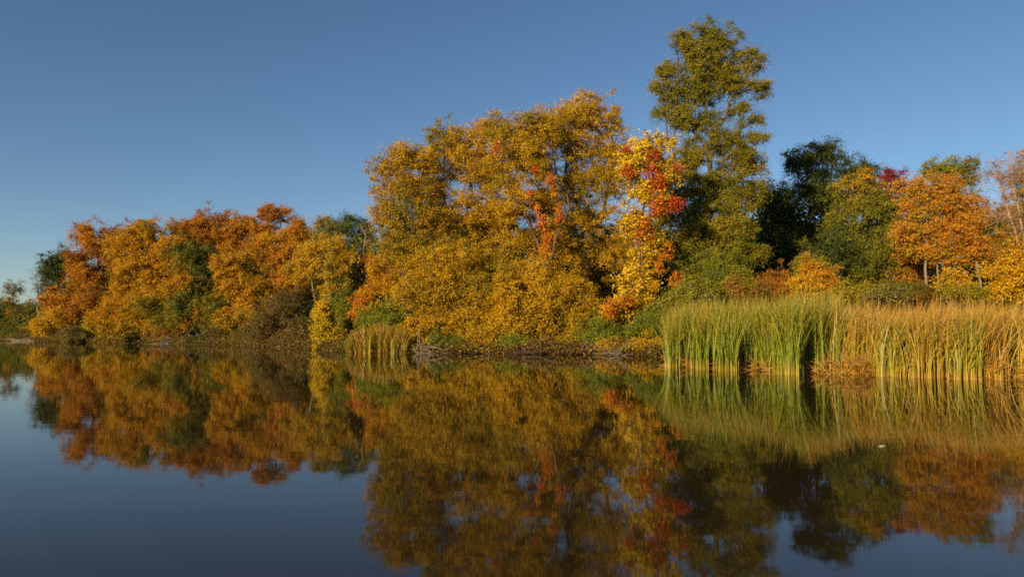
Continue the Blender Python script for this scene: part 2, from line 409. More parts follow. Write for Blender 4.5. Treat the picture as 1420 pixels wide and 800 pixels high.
plant('birch_tree', 'thin multi stemmed yellow tree with pale trunks showing', 'tree', 68, (440, 480),
      [(455, 345, 26, 22), (430, 350, 22, 22), (475, 360, 22, 20), (450, 375, 36, 20), (415, 375, 20, 20), (462, 400, 24, 12)],
      ['olgold', 'gold', 'gold', 'yellow'], 27, GL, dens=2.3, leaf=.17, rc=.62, rad=.13, bark=BARK_GREY, umid=.5, per=70,
      stems=[[(455, 482), (456, 430), (452, 380), (458, 335)], [(436, 482), (437, 430), (432, 385), (430, 340)], [(418, 482), (415, 430), (408, 400), (416, 365)]])
plant('shrub', 'bare greyish brown bush hanging over the left shore', 'shrub', 66, (385, 479),
      [(390, 440, 42, 34), (370, 455, 36, 24), (420, 455, 28, 26), (400, 420, 26, 22)],
      ['khaki', 'brown', 'olive', 'khaki'], 28, None, dens=4.2, leaf=.12, rc=.6, rad=.06, per=50, stem_part='stem', crown_part='foliage',
      stems=[[(385, 480), (388, 440)], [(395, 481), (410, 450)], [(375, 480), (362, 455)]])
plant('shrub', 'bright yellow young tree at the waterline beside the reed tuft', 'shrub', 55.5, (458, 487),
      [(450, 440, 15, 18), (455, 465, 22, 22), (448, 425, 8, 9), (470, 475, 14, 12)],
      ['ygreen', 'yellow', 'byellow', 'yellow'], 29, None, dens=4, leaf=.15, rc=.5, rad=.05, stem_part='stem', crown_part='foliage', umid=.6)
plant('shrub', 'green shaded bush right of the bright yellow young tree', 'shrub', 59, (480, 485), [(484, 450, 18, 32), (476, 420, 16, 24)],
      ['dgreen', 'green', 'ygreen'], 30, None, dens=3.2, leaf=.15, rc=.55, rad=.06, stem_part='stem', crown_part='foliage')

# ------------------------------------------------------------------ the big yellow trees in the middle
GC = 'tall golden trees in the middle of the bank'
YG = ['olive', 'olgold', 'dgold', 'gold', 'gold', 'yellow']
GK = 1.14
plant('ash_tree', 'tall golden tree standing leftmost of the golden trees', 'tree', 50, (562, 487),
      grow([(552, 215, 32, 24), (545, 250, 30, 32), (575, 270, 34, 40), (540, 300, 28, 36), (560, 340, 42, 40), (575, 390, 40, 40), (588, 228, 22, 26), (595, 300, 24, 30)], GK),
      YG, 31, GC, dens=2.75, leaf=.135, per=118, rad=.27, umid=.5, gap=-.45,
      stems=[[(565, 488), (562, 430), (558, 350), (553, 280), (552, 215)], [(560, 400), (580, 320), (585, 260)], [(559, 380), (538, 320), (535, 270)]])
plant('ash_tree', 'broad golden tree second from left among the golden trees', 'tree', 52, (640, 487),
      grow([(615, 192, 26, 24), (650, 190, 30, 24), (685, 185, 26, 22), (600, 225, 24, 30), (635, 235, 46, 40), (690, 235, 36, 40), (610, 290, 36, 44), (665, 300, 46, 44), (640, 360, 50, 40)], GK),
      YG, 32, GC, dens=2.75, leaf=.135, per=118, rad=.32, umid=.48, gap=-.45,
      stems=[[(645, 488), (643, 430), (648, 350), (655, 270), (650, 190)], [(645, 400), (618, 300), (614, 200)], [(646, 370), (682, 280), (688, 190)]])
plant('ash_tree', 'golden tree with orange creeper on its trunk and a gap of sky below its crown', 'tree', 50, (742, 488),
      grow([(735, 175, 32, 26), (700, 190, 24, 26), (768, 180, 22, 26), (715, 215, 36, 40), (755, 215, 34, 40), (700, 275, 36, 34), (745, 285, 30, 28, 1.5, 1.4), (765, 325, 28, 26, 1.5, 1.4), (735, 325, 26, 26, 2, 1.3), (705, 350, 34, 32)], GK),
      YG, 33, GC, dens=2.75, leaf=.135, per=118, rad=.20, umid=.5, gap=-.4,
      stems=[[(765, 488), (760, 420), (752, 350), (722, 290), (712, 220), (730, 170)], [(754, 370), (790, 290), (770, 220), (755, 180)]])
plant('ash_tree', 'tallest golden tree with an airy crown, left of the red and yellow one', 'tree', 52, (800, 489),
      grow([(800, 150, 34, 28), (780, 180, 36, 34), (832, 165, 30, 24), (855, 195, 26, 28), (810, 220, 44, 38), (850, 240, 30, 36), (785, 265, 36, 30, 0, .9), (830, 300, 42, 36, 0, .9), (855, 345, 34, 34), (800, 360, 40, 34, 0, .8)], GK),
      YG, 34, GC, dens=2.75, leaf=.135, per=118, rad=.34, umid=.5, gap=-.3,
      stems=[[(806, 489), (808, 430), (815, 360), (810, 290), (800, 220), (798, 150)], [(814, 350), (840, 280), (850, 200)], [(811, 300), (788, 240), (780, 180)]])
plant('ash_tree', 'low golden tree drooping over the water right of the reed tuft', 'tree', 47.5, (640, 488),
      grow([(620, 365, 44, 32), (600, 410, 46, 36), (655, 415, 48, 36), (620, 455, 42, 28), (672, 460, 36, 26), (575, 450, 28, 26), (600, 474, 26, 14), (650, 477, 28, 13)], GK),
      ['olive', 'olgold', 'dgold', 'gold', 'yellow'], 35, GC, dens=2.75, leaf=.135, per=118, rad=.2, rc=.7, umid=.5,
      stems=[[(622, 489), (620, 450), (615, 400), (620, 360)], [(626, 489), (650, 440), (660, 400)]])
plant('ash_tree', 'low golden tree drooping over the water below the gap of sky', 'tree', 46.5, (745, 489),
      grow([(720, 380, 38, 28), (700, 425, 40, 34), (755, 405, 42, 34), (740, 450, 44, 28), (790, 400, 34, 30), (800, 446, 36, 28), (690, 462, 28, 22), (725, 479, 30, 13), (780, 478, 30, 14), (826, 474, 24, 15)], GK),
      ['green', 'olive', 'olgold', 'dgold', 'gold', 'gold'], 36, GC, dens=2.75, leaf=.135, per=118, rad=.2, rc=.7, umid=.5,
      stems=[[(738, 490), (735, 450), (722, 400), (718, 370)], [(748, 490), (780, 440), (795, 395)]])
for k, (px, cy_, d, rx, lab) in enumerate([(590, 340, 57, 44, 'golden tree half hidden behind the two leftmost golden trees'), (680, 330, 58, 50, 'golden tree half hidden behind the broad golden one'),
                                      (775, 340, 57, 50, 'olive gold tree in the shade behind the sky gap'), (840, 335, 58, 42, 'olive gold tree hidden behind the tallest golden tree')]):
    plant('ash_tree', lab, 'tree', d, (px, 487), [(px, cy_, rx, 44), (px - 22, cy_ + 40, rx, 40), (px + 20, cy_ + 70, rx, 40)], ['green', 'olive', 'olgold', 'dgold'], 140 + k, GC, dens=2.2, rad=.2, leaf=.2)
plant('cottonwood_tree', 'bright yellow narrow tree tangled with red creeper beside the tall green tree', 'tree', 45, (868, 490),
      [(905, 205, 30, 26), (880, 225, 26, 26), (925, 235, 26, 26), (895, 265, 34, 28), (885, 310, 26, 30), (900, 345, 22, 26), (882, 385, 28, 28), (868, 425, 30, 26), (895, 425, 18, 18), (850, 440, 20, 20), (868, 455, 24, 18)],
      ['gold', 'yellow', 'byellow', 'byellow'], 37, GC, dens=3.1, rad=.16, rc=.55, leaf=.19, width=.36, per=42, umid=.5, gap=-.3, shell=.2,
      stems=[[(868, 491), (872, 440), (885, 370), (892, 300), (900, 240), (905, 195)], [(888, 340), (875, 280), (878, 225)]])
GV = 'red and orange creepers climbing the middle trees'
plant('creeper', 'scarlet creeper hanging in the upper crown of the bright yellow tree', 'creeper', 44.2, (884, 488),
      [(935, 283, 15, 14, 0, 1.5), (912, 262, 10, 16, 0, 1.3), (905, 240, 9, 12), (872, 238, 12, 10), (912, 290, 10, 22), (895, 318, 12, 18), (905, 215, 9, 9), (940, 232, 9, 6), (868, 205, 6, 6)],
      ['orange', 'redor', 'red', 'crimson'], 38, GV, dens=3.0, rc=.36, leaf=.16, width=.38, per=15, rad=.035, stem_part='stem', crown_part='foliage', gap=-1, twigs=False,
      stems=[[(872, 491), (876, 440), (890, 370), (898, 300), (906, 240), (905, 212)], [(898, 300), (920, 285), (938, 280)]])
plant('creeper', 'orange creeper running up the forked trunk below the gap of sky', 'creeper', 47.5, (765, 488),
      [(752, 310, 5, 14), (745, 290, 4, 12), (735, 272, 4, 10), (768, 265, 3, 15), (759, 330, 6, 12), (756, 352, 8, 14), (775, 296, 5, 14), (764, 250, 5, 9), (690, 205, 4, 8), (700, 405, 12, 10), (742, 235, 4, 8)],
      ['gold', 'orange', 'redor', 'redor'], 39, GV, dens=3.6, rc=.25, leaf=.15, width=.38, per=15, rad=.03, stem_part='stem', crown_part='foliage', gap=-1, twigs=False,
      stems=[[(766, 489), (762, 420), (757, 350), (745, 290), (735, 265)], [(757, 350), (772, 300), (766, 250)]])
plant('creeper', 'orange red creeper low on the bank beside the green bush', 'creeper', 43.5, (852, 488),
      [(848, 428, 10, 20), (843, 455, 6, 18), (868, 416, 16, 8), (915, 368, 6, 16), (938, 392, 9, 18), (926, 350, 5, 12), (905, 395, 8, 6)],
      ['gold', 'orange', 'redor', 'redor'], 40, GV, dens=2.6, rc=.32, leaf=.15, width=.38, per=18, rad=.03, stem_part='stem', crown_part='foliage', gap=-1, twigs=False,
      stems=[[(852, 490), (848, 450), (855, 420)], [(880, 488), (915, 400), (930, 372)]])

# ------------------------------------------------------------------ right hand trees
GR = 'trees behind the cattails'
plant('oak_tree', 'tallest green tree towering over the whole bank', 'tree', 50, (978, 486),
      [(985, 44, 18, 20), (985, 90, 46, 34), (950, 60, 22, 22), (1010, 62, 24, 22), (975, 80, 44, 26), (1042, 86, 20, 22), (925, 98, 20, 20), (938, 130, 32, 24), (975, 125, 40, 30), (1015, 115, 36, 24), (1050, 122, 24, 15),
       (917, 152, 17, 16), (945, 165, 34, 22), (985, 170, 26, 22, 0, .8), (1018, 152, 26, 14, 0, .8), (1040, 168, 20, 10), (1010, 200, 36, 28), (1046, 188, 20, 9), (1032, 225, 32, 34), (955, 215, 36, 30), (925, 310, 24, 32), (930, 275, 22, 26),
       (955, 260, 38, 34), (1000, 260, 40, 38), (1040, 268, 26, 26), (985, 310, 48, 36, -1), (1022, 292, 32, 28, -1), (1020, 320, 36, 30, -2), (950, 340, 30, 34, -2), (1000, 370, 44, 34, -3), (960, 395, 34, 26, -3), (1040, 345, 26, 30, -2)],
      ['green', 'olive', 'olive', 'olgold', 'olgold'], 41, GR, dens=2.6, per=110, rad=.36, rc=.62, leaf=.14, umid=.42, gap=-.5, uvar=.16, shell=.45,
      stems=[[(972, 488), (972, 400), (978, 300), (985, 200), (980, 120), (985, 45)], [(980, 230), (955, 165), (945, 80)], [(983, 210), (1012, 140), (1040, 90)], [(978, 300), (1010, 240), (1040, 190)], [(975, 330), (945, 280), (925, 170)]])
plant('oak_tree', 'dark bluish green tree standing in the shade of the tallest tree', 'tree', 60, (1120, 486),
      [(1110, 228, 28, 22), (1148, 218, 30, 22), (1185, 238, 26, 24), (1125, 265, 44, 36), (1165, 280, 42, 36), (1085, 290, 34, 36), (1060, 280, 26, 24), (1070, 340, 42, 42), (1120, 350, 46, 40), (1160, 350, 40, 36)],
      ['dgreen', 'dgreen', 'green', 'green', 'olive'], 42, GR, dens=3.6, rad=.38, rc=.75, umid=.3, uvar=.2,
      stems=[[(1118, 488), (1120, 420), (1125, 330), (1120, 250), (1115, 220)], [(1121, 400), (1155, 300), (1155, 215)], [(1120, 380), (1085, 320), (1070, 280)]])
plant('oak_tree', 'mid green tree flecked with orange right of the dark bluish green one', 'tree', 54, (1200, 486),
      [(1185, 262, 30, 24), (1218, 278, 28, 22), (1200, 300, 44, 34), (1170, 320, 30, 34), (1230, 330, 36, 34), (1195, 360, 48, 36), (1240, 380, 34, 24), (1170, 385, 34, 22)],
      ['dgreen', 'green', 'olive', 'olgold', 'orange'], 43, GR, dens=2.7, rad=.3, rc=.7, umid=.42, hgrad=.35)
plant('oak_tree', 'small olive tree between the dark bluish green and the orange flecked trees', 'tree', 50, (1165, 486),
      [(1160, 335, 30, 30), (1140, 365, 30, 26), (1185, 370, 34, 26)], ['dgreen', 'green', 'olive', 'dorange'], 143, GR, dens=2.4, rad=.16, rc=.65)
plant('oak_tree', 'olive tree flecked with orange left of the two slender pale trunks', 'tree', 51, (1258, 486),
      [(1250, 320, 24, 28), (1245, 355, 30, 30), (1270, 375, 30, 24), (1235, 395, 30, 16)], ['green', 'olive', 'dorange', 'orange'], 144, GR, dens=2.4, rad=.16, rc=.65)
plant('maple_tree', 'crimson topped tree peeking above its green and orange neighbours', 'tree', 60, (1232, 486), [(1228, 250, 30, 16), (1240, 280, 28, 26), (1240, 320, 26, 30)],
      ['rust', 'crimson', 'crimson'], 44, GR, dens=2.8, rad=.22, rc=.7, hgrad=.5, umid=.6)
plant('maple_tree', 'light orange tree with two slender pale trunks above the cattails', 'tree', 48, (1292, 486),
      [(1300, 260, 34, 20), (1275, 285, 36, 26), (1325, 285, 40, 26), (1355, 310, 34, 28), (1270, 320, 32, 22), (1310, 325, 52, 24), (1360, 345, 36, 20), (1290, 350, 48, 14), (1330, 355, 46, 14), (1262, 262, 22, 18)],
      ['olgold', 'orange', 'orange', 'gold'], 45, GR, dens=2.6, rad=.10, rc=.62, leaf=.16, umid=.55, bark=BARK_GREY, upw=.6, hgrad=-.1, bend=.035,
      stems=[[(1288, 488), (1286, 420), (1284, 350), (1290, 260)], [(1302, 488), (1300, 420), (1300, 350), (1310, 270)], [(1370, 488), (1362, 410), (1352, 360), (1345, 300)], [(1326, 488), (1325, 400), (1325, 300)]])
plant('oak_tree', 'green crowned tree rising behind the light orange one', 'tree', 62, (1315, 486), [(1320, 233, 32, 17), (1295, 242, 22, 14), (1345, 245, 16, 18), (1320, 270, 40, 26)],
      ['green', 'olive', 'ygreen'], 46, GR, dens=2.8, rad=.28, rc=.72)
plant('maple_tree', 'deep orange tree at the right edge below the bare branches', 'tree', 42, (1425, 486),
      [(1395, 385, 34, 30), (1420, 365, 34, 36), (1440, 400, 40, 30), (1380, 402, 26, 16), (1450, 350, 36, 36), (1330, 395, 34, 16)],
      ['olgold', 'orange', 'gold', 'gold'], 47, GR, dens=2.8, rad=.16, rc=.6, leaf=.16, umid=.6)
plant('bare_tree', 'half bare tree with pale pinkish limbs fanning out at the right edge', 'tree', 44, (1450, 486),
      [(1385, 260, 30, 34), (1405, 240, 24, 34), (1430, 235, 30, 44), (1400, 300, 30, 34), (1450, 280, 44, 50), (1375, 240, 16, 22), (1420, 320, 22, 30)],
      ['pink', 'orange', 'pink'], 48, GR, dens=2.6, per=7, rad=.17, rc=.95, leaf=.13, bark=BARK_PINK, gap=-1, upw=.9, sag=.05,
      stems=[[(1450, 488), (1440, 420), (1415, 340), (1392, 280), (1375, 225)], [(1440, 420), (1422, 340), (1405, 260), (1400, 210)], [(1441, 420), (1440, 330), (1425, 250)], [(1445, 440), (1455, 330), (1460, 230)]])
plant('oak_tree', 'dark green tree at the right edge behind the bare branches', 'tree', 58, (1430, 486), [(1420, 255, 30, 26), (1440, 300, 44, 40), (1410, 300, 24, 34), (1470, 260, 40, 34), (1400, 340, 30, 24)],
      ['dgreen', 'green', 'olive', 'dorange'], 49, GR, dens=2.6, rad=.3, rc=.75)

# ------------------------------------------------------------------ shrubs
S_ = dict(stem_part='stem', crown_part='foliage', rad=.045)
plant('shrub', 'round green bush rising behind the reed tuft', 'shrub', 48, (530, 487), [(535, 440, 34, 24), (515, 450, 24, 20), (560, 455, 24, 20)], ['green', 'lgreen', 'ygreen'], 60, None, dens=3.6, rc=.5, leaf=.14, **S_)
plant('shrub', 'orange and gold bush left of the golden trees above the reed tuft', 'shrub', 51, (510, 487), [(508, 412, 15, 26), (498, 432, 11, 18), (530, 392, 22, 22), (520, 370, 15, 20)], ['redor', 'orange', 'gold', 'gold', 'yellow'], 61, None, dens=3, rc=.55, leaf=.16, umid=.5, **S_)
for k, (px, py, d, rx, ry, pal, lab) in enumerate([
        (620, 474, 46, 26, 12, ['green', 'lgreen', 'ygreen'], 'low green bush under the drooping golden tree right of the reed tuft'),
        (715, 476, 45, 30, 11, ['green', 'lgreen', 'ygreen'], 'low green bush at the waterline below the gap of sky'),
        (800, 472, 44, 26, 14, ['green', 'lgreen', 'gold'], 'low green and gold bush left of the orange red creeper'),
        (836, 462, 43.2, 24, 22, ['green', 'lgreen', 'ygreen'], 'green bush beneath the bright yellow tree'),
        (896, 456, 41.5, 28, 20, ['green', 'lgreen', 'green'], 'large bright green bush just left of the cattails'),
        (908, 438, 42.5, 28, 16, ['green', 'olive', 'lgreen'], 'rounded green bush overlooking the left end of the cattails'),
        (900, 478, 40.6, 30, 10, ['olgold', 'gold', 'rust'], 'scraggly golden bush above the driftwood at the waterline'),
        (850, 480, 41.6, 24, 9, ['olgold', 'gold', 'brown'], 'small brown and gold bush beside the driftwood'),
        (955, 408, 40, 40, 22, ['olive', 'ygreen', 'khaki'], 'olive bush behind the greenest cattails'),
        (1000, 388, 43, 40, 30, ['green', 'ygreen', 'olive'], 'yellowish green bush under the tallest tree'),
        (1030, 398, 41, 30, 18, ['olive', 'ygreen', 'rust'], 'low olive bush between the green bush and the rusty one'),
        (1075, 395, 42, 36, 22, ['rust', 'dorange', 'brown'], 'rusty brown bush behind the tallest green cattails'),
        (1130, 392, 40, 34, 28, ['dorange', 'orange', 'gold'], 'glowing orange bush standing behind the cattails'),
        (1125, 372, 43, 26, 18, ['olive', 'olgold', 'gold'], 'olive and gold bush behind the glowing orange one'),
        (1185, 406, 36, 38, 13, ['olive', 'olgold', 'khaki'], 'wide olive brown bush behind the golden cattails'),
        (1228, 409, 33, 28, 10, ['olive', 'khaki', 'ygreen'], 'low khaki bush rising out of the golden cattails'),
        (1265, 404, 46, 30, 13, ['dgreen', 'green', 'rust'], 'dark shaded bush left of the two pale trunks'),
        (1335, 404, 40, 32, 11, ['olgold', 'olive', 'orange'], 'brownish gold bush right of the two pale trunks'),
        (100, 462, 96, 22, 12, ['olive', 'khaki', 'brown'], 'greyish brush on the bank below the reddish orange tree'),
        (130, 455, 97, 18, 14, ['green', 'ygreen', 'khaki'], 'small dull green bush below the reddish orange tree'),
        (25, 462, 122, 24, 8, ['dgreen', 'green', 'olive'], 'dark low bush at the far left waterline'),
        (232, 466, 83, 24, 10, ['dgold', 'rust', 'olive'], 'brownish bush dipping to the water left of the greyish bush'),
        (300, 468, 79, 30, 10, ['dgreen', 'green', 'olive'], 'dark bush at the waterline in the shade of the left trees'),
        (425, 474, 61, 20, 9, ['brown', 'rust', 'khaki'], 'low rusty bush beside the bright yellow young tree')]):
    plant('shrub', lab, 'shrub', d, (px, py + ry * .7), [(px, py + ry * .15, rx * .85, ry * .8), (px - rx * .5, py + ry * .3, rx * .5, ry * .6), (px + rx * .55, py + ry * .2, rx * .45, ry * .75), (px + rx * (((k * 37) % 10) / 10 - .5), py - ry * .45, rx * .3, ry * .6), (px + rx * (((k * 53) % 10) / 8 - .6), py - ry * .1, rx * .3, ry * .7)],
          pal, 70 + k, None, upw=.8, shell=.2, dens=4.0 if d < 60 else 3, rc=.45 if d < 60 else .7, leaf=.13 if d < 60 else .2, umid=.5, **S_)

# ------------------------------------------------------------------ the wood behind, one mass
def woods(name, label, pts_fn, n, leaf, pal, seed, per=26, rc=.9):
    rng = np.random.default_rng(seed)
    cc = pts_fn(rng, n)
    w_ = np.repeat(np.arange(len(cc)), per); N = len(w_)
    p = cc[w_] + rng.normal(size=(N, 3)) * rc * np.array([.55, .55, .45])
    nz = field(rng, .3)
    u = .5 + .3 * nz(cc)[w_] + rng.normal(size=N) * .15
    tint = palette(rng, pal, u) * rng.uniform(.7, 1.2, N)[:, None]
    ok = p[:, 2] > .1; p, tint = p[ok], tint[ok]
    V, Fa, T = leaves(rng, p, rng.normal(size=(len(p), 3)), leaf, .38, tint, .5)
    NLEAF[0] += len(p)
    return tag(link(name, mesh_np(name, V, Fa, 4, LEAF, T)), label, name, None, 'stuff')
TOPL = np.array([(-200, 440), (0, 445), (60, 425), (110, 390), (160, 350), (300, 325), (400, 335), (520, 350), (600, 300), (700, 310), (730, 370), (800, 360), (860, 390), (900, 330), (1010, 310), (1060, 290), (1150, 290), (1200, 310), (1420, 290), (1700, 290)])
def wpts(rng, n, pxa, pxb, off, dep):
    px = rng.uniform(pxa, pxb, n)
    d0 = np.interp(px, [-200, 0, 50, 200, 330, 430, 490, 750, 900, 1420, 1700], [175, 150, 135, 108, 104, 94, 72, 58, 56, 62, 66])
    d = d0 + off + rng.uniform(0, dep, n)
    top = np.interp(px, TOPL[:, 0], TOPL[:, 1])
    zt = np.array([P(a, b, c)[2] for a, b, c in zip(px, top, d)])
    z = zt * rng.uniform(0, 1, n) ** 1.35 * rng.uniform(.85, 1.0, n)
    return np.stack([(px - 710) / F * d, d, z + .3], 1)
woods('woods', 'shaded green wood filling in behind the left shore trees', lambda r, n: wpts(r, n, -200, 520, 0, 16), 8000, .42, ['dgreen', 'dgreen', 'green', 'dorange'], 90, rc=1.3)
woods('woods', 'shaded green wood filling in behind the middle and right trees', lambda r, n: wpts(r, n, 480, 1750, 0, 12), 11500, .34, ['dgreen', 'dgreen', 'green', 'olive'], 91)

def upts(rng, n):
    x = np.concatenate([rng.uniform(-14, 9, n // 4), rng.uniform(-105, -14, n - n // 4)])
    off_ = rng.gamma(1.5, 1.1, n) + .05
    y = shore(x) + off_
    f_ = field(np.random.default_rng(8), .9); q_ = np.stack([x, y, 0 * x], 1)
    hh = (.08 + .28 * np.clip(f_(q_) + .1, 0, 2)) * (1 + off_ * .45)
    hh = hh * np.where(x < -14, 2.4, 1)
    q_[:, 2] = .12 + rng.uniform(0, 1, n) * hh
    return q_
woods('undergrowth', 'tangled low undergrowth along the waterline under the trees', upts, 11000, .15, ['dgreen', 'green', 'brown', 'brown', 'olive', 'rust'], 92, per=30, rc=.4)
# ------------------------------------------------------------------ cattails and reeds
def blades(rng, base, h, lean_dir, lean, wid, cols, seg=7, kink=0.):
    """base (n,3); lean_dir (n,2) unit; lean (n) horizontal reach of the tip; cols=(n,3 levels,3)"""
    n = len(base)
    t = np.concatenate([[0, .1], np.linspace(.24, 1, seg - 1)])
    Vv = np.zeros((n, seg + 1, 2, 3)); T = np.zeros((n, seg + 1, 2, 3))
    yaw = rng.uniform(0, PI, n); sx = np.cos(yaw) * .5; sy = np.sin(yaw) * .5
    sx = np.where(np.abs(sx) < .2, .3, sx)
    kt = rng.uniform(.55, .85, n); kk = (rng.random(n) < kink) * rng.uniform(.3, .9, n)
    for i, a in enumerate(t):
        bend = a ** 2.2
        x = base[:, 0] + lean_dir[:, 0] * lean * bend; y = base[:, 1] + lean_dir[:, 1] * lean * bend
        zf = a * h - .32 * lean ** 2 / h * a ** 3
        over = np.clip(a - kt, 0, 1) * kk
        x = x + over * lean_dir[:, 0] * h * .8; y = y + over * lean_dir[:, 1] * h * .8
        z_ = base[:, 2] + zf - over * h * 1.2
        wv = wid * (1 - a ** 4) + .0015
        Vv[:, i, 0] = np.stack([x - sx * wv, y - sy * wv, z_], 1); Vv[:, i, 1] = np.stack([x + sx * wv, y + sy * wv, z_], 1)
        f0 = min(1, a / .2); f1_ = np.clip((a - .5) / .5, 0, 1)
        c = (cols[:, 0] * (1 - f0) + cols[:, 1] * f0) * (1 - f1_) + cols[:, 2] * f1_
        T[:, i, 0] = c; T[:, i, 1] = c
    q = []
    for i in range(seg): q.append([2 * i, 2 * i + 1, 2 * i + 3, 2 * i + 2])
    q = np.array(q)
    Fa = (q[None] + (np.arange(n) * (seg + 1) * 2)[:, None, None]).reshape(-1, 4)
    return Vv.reshape(-1, 3), Fa, T.reshape(-1, 3)
A_ = lambda k: np.array(C[k])
C.update(rgreen=(.20, .26, .016), rlime=(.24, .27, .02), rbase=(.58, .44, .05), rtan=(.50, .25, .045), rgold=(.44, .25, .02), rdead=(.36, .20, .06), rolive=(.26, .25, .018))
def reed_plants(rng, plants, hmean, wind, green, leafn=7, wid=.018, hs=.10):
    """plants (n,2) positions; green (n) 0..1"""
    n = len(plants); w_ = np.repeat(np.arange(n), leafn); N = len(w_)
    b = np.zeros((N, 3)); b[:, :2] = plants[w_] + rng.normal(size=(N, 2)) * .035; b[:, 2] = -.05
    hp = hmean * rng.uniform(1 - hs * 1.6, 1 + hs, n)
    h = hp[w_] * rng.uniform(.25, 1.12, N) ** .5
    ang = rng.uniform(0, 2 * PI, N)
    ld = np.stack([np.cos(ang), np.sin(ang)], 1) * .75 + np.array(wind)[None] * 1.0
    L = np.linalg.norm(ld, axis=1); ld = ld / L[:, None]
    g = np.clip(green[w_] + rng.normal(size=N) * .16, 0, 1)[:, None]
    lean = h * np.clip(rng.gamma(2.2, .10, N) * (.6 + L * .6), .02, .85) * (1.4 - .6 * g[:, 0])
    mid = A_('rgreen') * g + A_('rgold') * (1 - g); mid = mid * rng.uniform(.75, 1.3, (N, 1))
    basec = A_('rbase') * g + A_('rtan') * (1 - g)
    basec = basec * rng.uniform(.7, 1.15, (N, 1))
    tp = A_('rolive') * g + A_('rtan') * (1 - g)
    tp = np.where(rng.random((N, 1)) < .25, A_('rtan'), tp) * rng.uniform(.8, 1.2, (N, 1))
    cols = np.stack([basec, mid, tp], 1)
    return blades(rng, b, h, ld, lean, np.full(N, wid) * rng.uniform(.7, 1.3, N), cols, kink=.22)
def litter(rng, pts, n, ln=(.3, .9), zc=.25, wid=.011):
    """broken dead blades leaning across each other at the water"""
    k = rng.integers(0, len(pts), n)
    a = np.zeros((n, 3)); a[:, :2] = pts[k] + rng.normal(size=(n, 2)) * .15; a[:, 2] = rng.uniform(-.02, zc, n)
    az = rng.uniform(0, 2 * PI, n); el = rng.normal(0, .5, n); L = rng.uniform(*ln, n)
    d = np.stack([np.cos(az) * np.cos(el), np.sin(az) * np.cos(el) * .6, np.sin(el)], 1) * L[:, None]
    b = a + d; b[:, 2] = np.maximum(b[:, 2], .0)
    V, Fa = tubes(a, b, np.full(n, wid), np.full(n, wid * .4), 3)
    c = np.where(rng.random((n, 1)) < .7, A_('rtan'), A_('rdead')) * rng.uniform(.6, 1.15, (n, 1))
    return V, Fa, np.repeat(c, 6, 0)
def join(parts):
    Vs, Fs, Ts, o_ = [], [], [], 0
    for V, Fa, T in parts:
        Vs.append(V); Fs.append(Fa + o_); Ts.append(T); o_ += len(V)
    return np.concatenate(Vs), np.concatenate(Fs), np.concatenate(Ts)
FRONT = np.array([(5.95, 27.9), (7.2, 26.6), (8.75, 24.9), (9.8, 23.0), (12.4, 20.9), (13.8, 19.6), (20, 17.8), (30, 16.5)])
def front(x): return np.interp(x, FRONT[:, 0], FRONT[:, 1])
def bed(rng, n, pxa, pxb, dep):
    px = rng.uniform(pxa, pxb, n * 4)
    t = rng.beta(.8, 1.35, n * 4) * dep
    # front distance for a column of the picture: intersect ray with FRONT
    xs_ = np.linspace(5.9, 30, 500); fpx = 710 + xs_ / front(xs_) * F
    d = np.interp(px, fpx, front(xs_)) + t
    x = (px - 710) / F * d
    nzf = field(np.random.default_rng(77), 2.4)
    q = np.stack([x, d, 0 * x], 1)
    keep = (nzf(q) + rng.normal(size=len(x)) * .35 > -.35) | (t > 2.0)
    q = q[keep][:n]
    return q[:, :2]
rng = np.random.default_rng(200)
pg = bed(rng, 3400, 926, 1165, 8.5)
g = np.clip(.97 - .12 * (rng.random(len(pg)) < .1), 0, 1)
ppx = 710 + pg[:, 0] / pg[:, 1] * F
hm = np.interp(ppx, [926, 960, 1060, 1165], [2.45, 2.55, 2.6, 2.7])
parts = [reed_plants(rng, pg, hm, (.18, 0), g)]
fr = bed(rng, 900, 926, 1165, .6); parts.append(litter(rng, fr, 900))
V, Fa, T = join(parts)
tag(link('cattails', mesh_np('cattails', V, Fa, 4, REED, T)), 'dense bed of tall green cattails standing in the water', 'cattails', None, 'stuff')
pt = bed(rng, 5400, 1140, 1560, 9.5)
nzg = field(np.random.default_rng(12), .9)
g = np.clip(.30 + .26 * nzg(np.column_stack([pt, 0 * pt[:, 0]])) - .2 * (pt[:, 1] > 25), 0, .9)
parts = [reed_plants(rng, pt, np.full(len(pt), 2.25), (.75, .1), g, hs=.13)]
fr = bed(rng, 1500, 1140, 1560, .9); parts.append(litter(rng, fr, 2200, zc=.5))
st_ = fr[:900]; gg = np.zeros(900)
parts.append(reed_plants(rng, st_, np.full(900, .75), (.1, 0), gg, leafn=4, wid=.02))
V, Fa, T = join(parts)
tag(link('cattails', mesh_np('cattails', V, Fa, 4, REED, T)), 'bed of drying golden brown cattails swept to the right', 'cattails', None, 'stuff')
